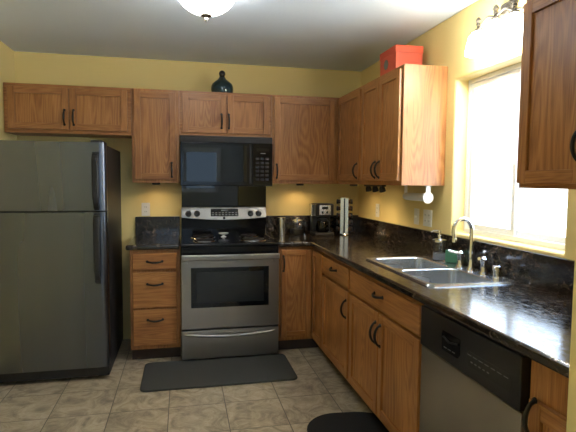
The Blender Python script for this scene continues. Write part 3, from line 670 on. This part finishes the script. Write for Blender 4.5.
# bar with little spot heads
t = thing('spotlight_bar', 'small black bar of spot bulbs under the double cabinet, over the corner counter', 'light', (-.15, -.775, ZB-.016)); O = t.location.copy()
MB().box(-.168, -.132, -.955, -.585, ZB-.0155, ZB-.0003, .004).build('bar', BLKM, t, O)
for y in (-.63, -.77, -.91):
    h = MB().lathe([(0, .004), (.014, .004), (.022, -.010), (.026, -.038), (.024, -.038), (.018, -.012), (0, -.010)], (-.15, y, ZB-.016), axis=(-.35, -.2, 1), seg=20).build('spot_head', BLKM, t, O)
    MB().lathe([(0, -.040), (.012, -.036), (.017, -.028), (.015, -.018), (0, -.014)], (-.15, y, ZB-.016), axis=(-.35, -.2, 1), seg=16).build('bulb', BULB, h, O)
l = bpy.data.lights.new('spot_lamp', 'SPOT'); l.energy = 4.5; l.color = (1, .72, .4); l.spot_size = 2.8; l.spot_blend = 1.0; l.shadow_soft_size = .03
lo = bpy.data.objects.new('spot_lamp', l); COL.objects.link(lo); lo.parent = t; lo.location = (-.10, .0, -.05)
# paper towel holder
t = thing('paper_towel_holder', 'white paper towel holder with a nearly empty roll, under the cabinet end', 'paper towel holder', (-.10, -1.40, ZB)); O = t.location.copy()
x = -.10; zr = ZB-.078
a = MB(); a.box(x-.016, x+.016, -1.545, -1.535, zr, ZB-.0004, .003); a.lathe([(0, 0), (.036, 0), (.038, .003), (.036, .010), (.014, .014), (0, .014)], (x, -1.535, zr), axis=(0, -1, 0), seg=32); a.box(x-.02, x+.02, -1.555, -1.525, ZB-.006, ZB-.0004, .002)
a.build('arm', PLATE, t, O)
a = MB(); a.box(x-.012, x+.012, -1.225, -1.217, zr, ZB-.0004, .003); a.lathe([(0, 0), (.022, 0), (.022, .008), (0, .008)], (x, -1.217, zr), axis=(0, -1, 0), seg=24); a.build('arm', PLATE, t, O)
MB().lathe([(0, 0), (.024, 0), (.026, .003), (.026, .287), (.024, .290), (0, .290)], (x, -1.237, zr), axis=(0, -1, 0), seg=32).build('paper_roll', mat('paper', (0.80, 0.78, 0.74), 0.9), t, O)

# ------------------------------------------------------------------ wall plates
def plate(kind, label, loc, rz, w_=.070, duo=False, toggle=False):
    t = thing(kind, label, 'outlet' if kind == 'wall_outlet' else 'switch', loc, rz)
    MB().box(-w_/2, w_/2, -.0065, -.0005, -.057, .057, .002).build('cover_plate', PLATE, t)
    cs = (0,) if not duo else (-.023, .023)
    for i, cx in enumerate(cs):
        if toggle or (duo and i == 0 and toggle is None):
            MB().box(cx-.005, cx+.005, -.016, -.006, -.012, .006, .002).build('toggle', PLATE, t)
        else:
            for zz in (.020, -.020):
                s = MB().prism([(cx+u, zz+v) for u, v in rrect(-.016, .016, -.014, .014, .009, 4)], 'xz', -.0085, -.006).build('socket', PLATE, t)
                MB().box(cx-.008, cx-.005, -.009, -.008, zz-.004, zz+.006).box(cx+.005, cx+.008, -.009, -.008, zz-.004, zz+.006).build('slots', SLOT, s)
plate('wall_outlet', 'white outlet on the back wall above the left counter', (-1.957, 0, 1.146), 0)
plate('wall_outlet', 'white outlet on the window wall nearest the spice tower', (0, -.490, 1.156), RZ)
plate('light_switch', 'narrow white switch plate left of the double plate', (0, -1.205, 1.156), RZ, toggle=True)
plate('wall_outlet', 'wide double white plate on the window wall below the paper towel holder', (0, -1.365, 1.156), RZ, w_=.116, duo=True)

# ------------------------------------------------------------------ on top of cabinets
jr = MB().lathe([(0, 0), (.082, 0), (.090, .006), (.094, .035), (.093, .060), (.084, .084), (.062, .104), (.038, .122), (.024, .142), (.011, .142), (.014, .126), (.045, .100), (.070, .080), (.084, .058), (.088, .040), (.085, .010), (0, .006)], (0, 0, 0), seg=40)
t = thing('glass_jar', 'dark teal squat glass jar with ball stopper on top of the cabinets', 'jar', (-1.308, -.205, ZT)); jr.build('body', TEAL, t)
MB().lathe([(0, .128), (.0105, .128), (.0105, .1425), (.024, .1425), (.021, .150), (.026, .160), (.028, .172), (.023, .187), (.011, .196), (0, .197)], (0, 0, 0), seg=28).build('stopper', mat('dark_stopper', (0.010, 0.010, 0.010), 0.1), t)
t = thing('red_box', 'red lidded box with grey round emblem on top of the wall cabinets', 'box', (-.155, -1.195, ZT)); O = t.location.copy()
MB().box(-.247, -.053, -1.327, -1.063, ZT, ZT+.150, .003).build('box_body', RED, t, O)
MB().box(-.251, -.049, -1.331, -1.059, ZT+.135, ZT+.184, .004).build('lid', RED, t, O)
MB().lathe([(0, 0), (.034, 0), (.034, .002), (0, .002)], (-.2515+.004, -1.17, ZT+.085), axis=(-1, 0, 0), seg=28).build('emblem', EMB, t, O)

# ------------------------------------------------------------------ lamps
t = thing('ceiling_light', 'white glass dome ceiling light with nickel finial', 'ceiling light', (-1.512, -1.720, ZC)); O = t.location.copy()
MB().lathe([(0, 0), (.125, 0), (.125, -.018), (.10, -.024), (0, -.024)], O, seg=48).build('canopy', NICKEL, t, O)
pf = [(.160*math.sin(PI/2*k/14), -.028-.128*math.cos(PI/2*k/14)) for k in range(15)]; pf += [(.155, -.024), (.1, -.026)]
MB().lathe(pf, O, seg=48).build('glass_dome', GLOBE, t, O)
MB().lathe([(0, -.152), (.030, -.153), (.030, -.162), (.017, -.168), (.011, -.174), (.012, -.182), (.007, -.190), (0, -.192)], O, seg=24).build('finial', NICKEL, t, O)
VY, VZ = -2.147, 2.268
t = thing('vanity_light', 'nickel scroll wall light with white glass shades above the window', 'wall light', (0, VY, VZ)); O = t.location.copy()
m_ = MB(); m_.prism(rrect(VY-.062, VY+.062, VZ-.058, VZ+.058, .018), 'yz', -.014, -.0005, 0, .004); m_.lathe([(.052, .010), (.050, .020), (.040, .026), (.036, .022), (.030, .022), (.026, .034), (.012, .040), (0, .041)], (-.002, VY, VZ), axis=(-1, 0, 0), seg=32); m_.build('canopy', ANTQ, t, O)
m_ = MB(); half = [(0, 2.245), (.035, 2.256), (.065, 2.262), (.092, 2.256), (.118, 2.240), (.147, 2.230), (.180, 2.224), (.206, 2.216), (.212, 2.226)]
ctl = [(-.080, VY-u, v) for u, v in half[::-1]]+[(-.080, VY+u, v) for u, v in half[1:]]
pts = []
for k in range(len(ctl)-1):
    P = [Vector(ctl[max(0, min(len(ctl)-1, k+q))]) for q in (-1, 0, 1, 2)]
    for q in range(4):
        u = q/4; pts.append(.5*((2*P[1])+(P[2]-P[0])*u+(2*P[0]-5*P[1]+4*P[2]-P[3])*u*u+(3*P[1]-P[0]-3*P[2]+P[3])*u**3))
pts.append(Vector(ctl[-1]))
m_.tube(pts, .0060, seg=10); m_.tube([(-.03, VY, VZ-.006), (-.06, VY, VZ-.018), (-.080, VY, 2.246)], .009); m_.build('arm', ANTQ, t, O)
for u, zc in ((.147, 2.226), (0, 2.241), (-.147, 2.226)):
    y = VY+u; f = MB(); f.lathe([(.024, -.016), (.022, -.004), (.010, .002), (.008, .014), (.013, .020), (.010, .030), (.016, .040), (.012, .052), (.005, .060), (0, .062)], (-.080, y, zc), seg=20); f.build('finial', ANTQ, t, O)
    MB().lathe([(.018, -.014), (.030, -.020), (.046, -.040), (.058, -.085), (.064, -.135), (.060, -.135), (.052, -.085), (.040, -.042), (.020, -.022)], (-.080, y, zc), seg=32).build('glass_shade', SHADE, t, O)

# ------------------------------------------------------------------ mats
def matobj(name, poly, mt, label, loc, rz, cat='floor mat'):
    o = MB().prism(poly, 'xy', 0, .014, 0, .005, 3).build(name, mt); o.location = (*loc, .0005); o.rotation_euler = (0, 0, rz); return tag(o, label, cat, 'kitchen floor mats')
matobj('floor_mat', rrect(-.540, .540, -.255, .255, .045), MATG, 'long charcoal rectangular mat on the floor in front of the range', (-1.390, -.905), .0)
matobj('floor_mat', rrect(-.26, .26, -.60, .60, .20, 10), MATB, 'black rounded mat on the floor by the sink cabinet', (-.755, -2.30), -.10)
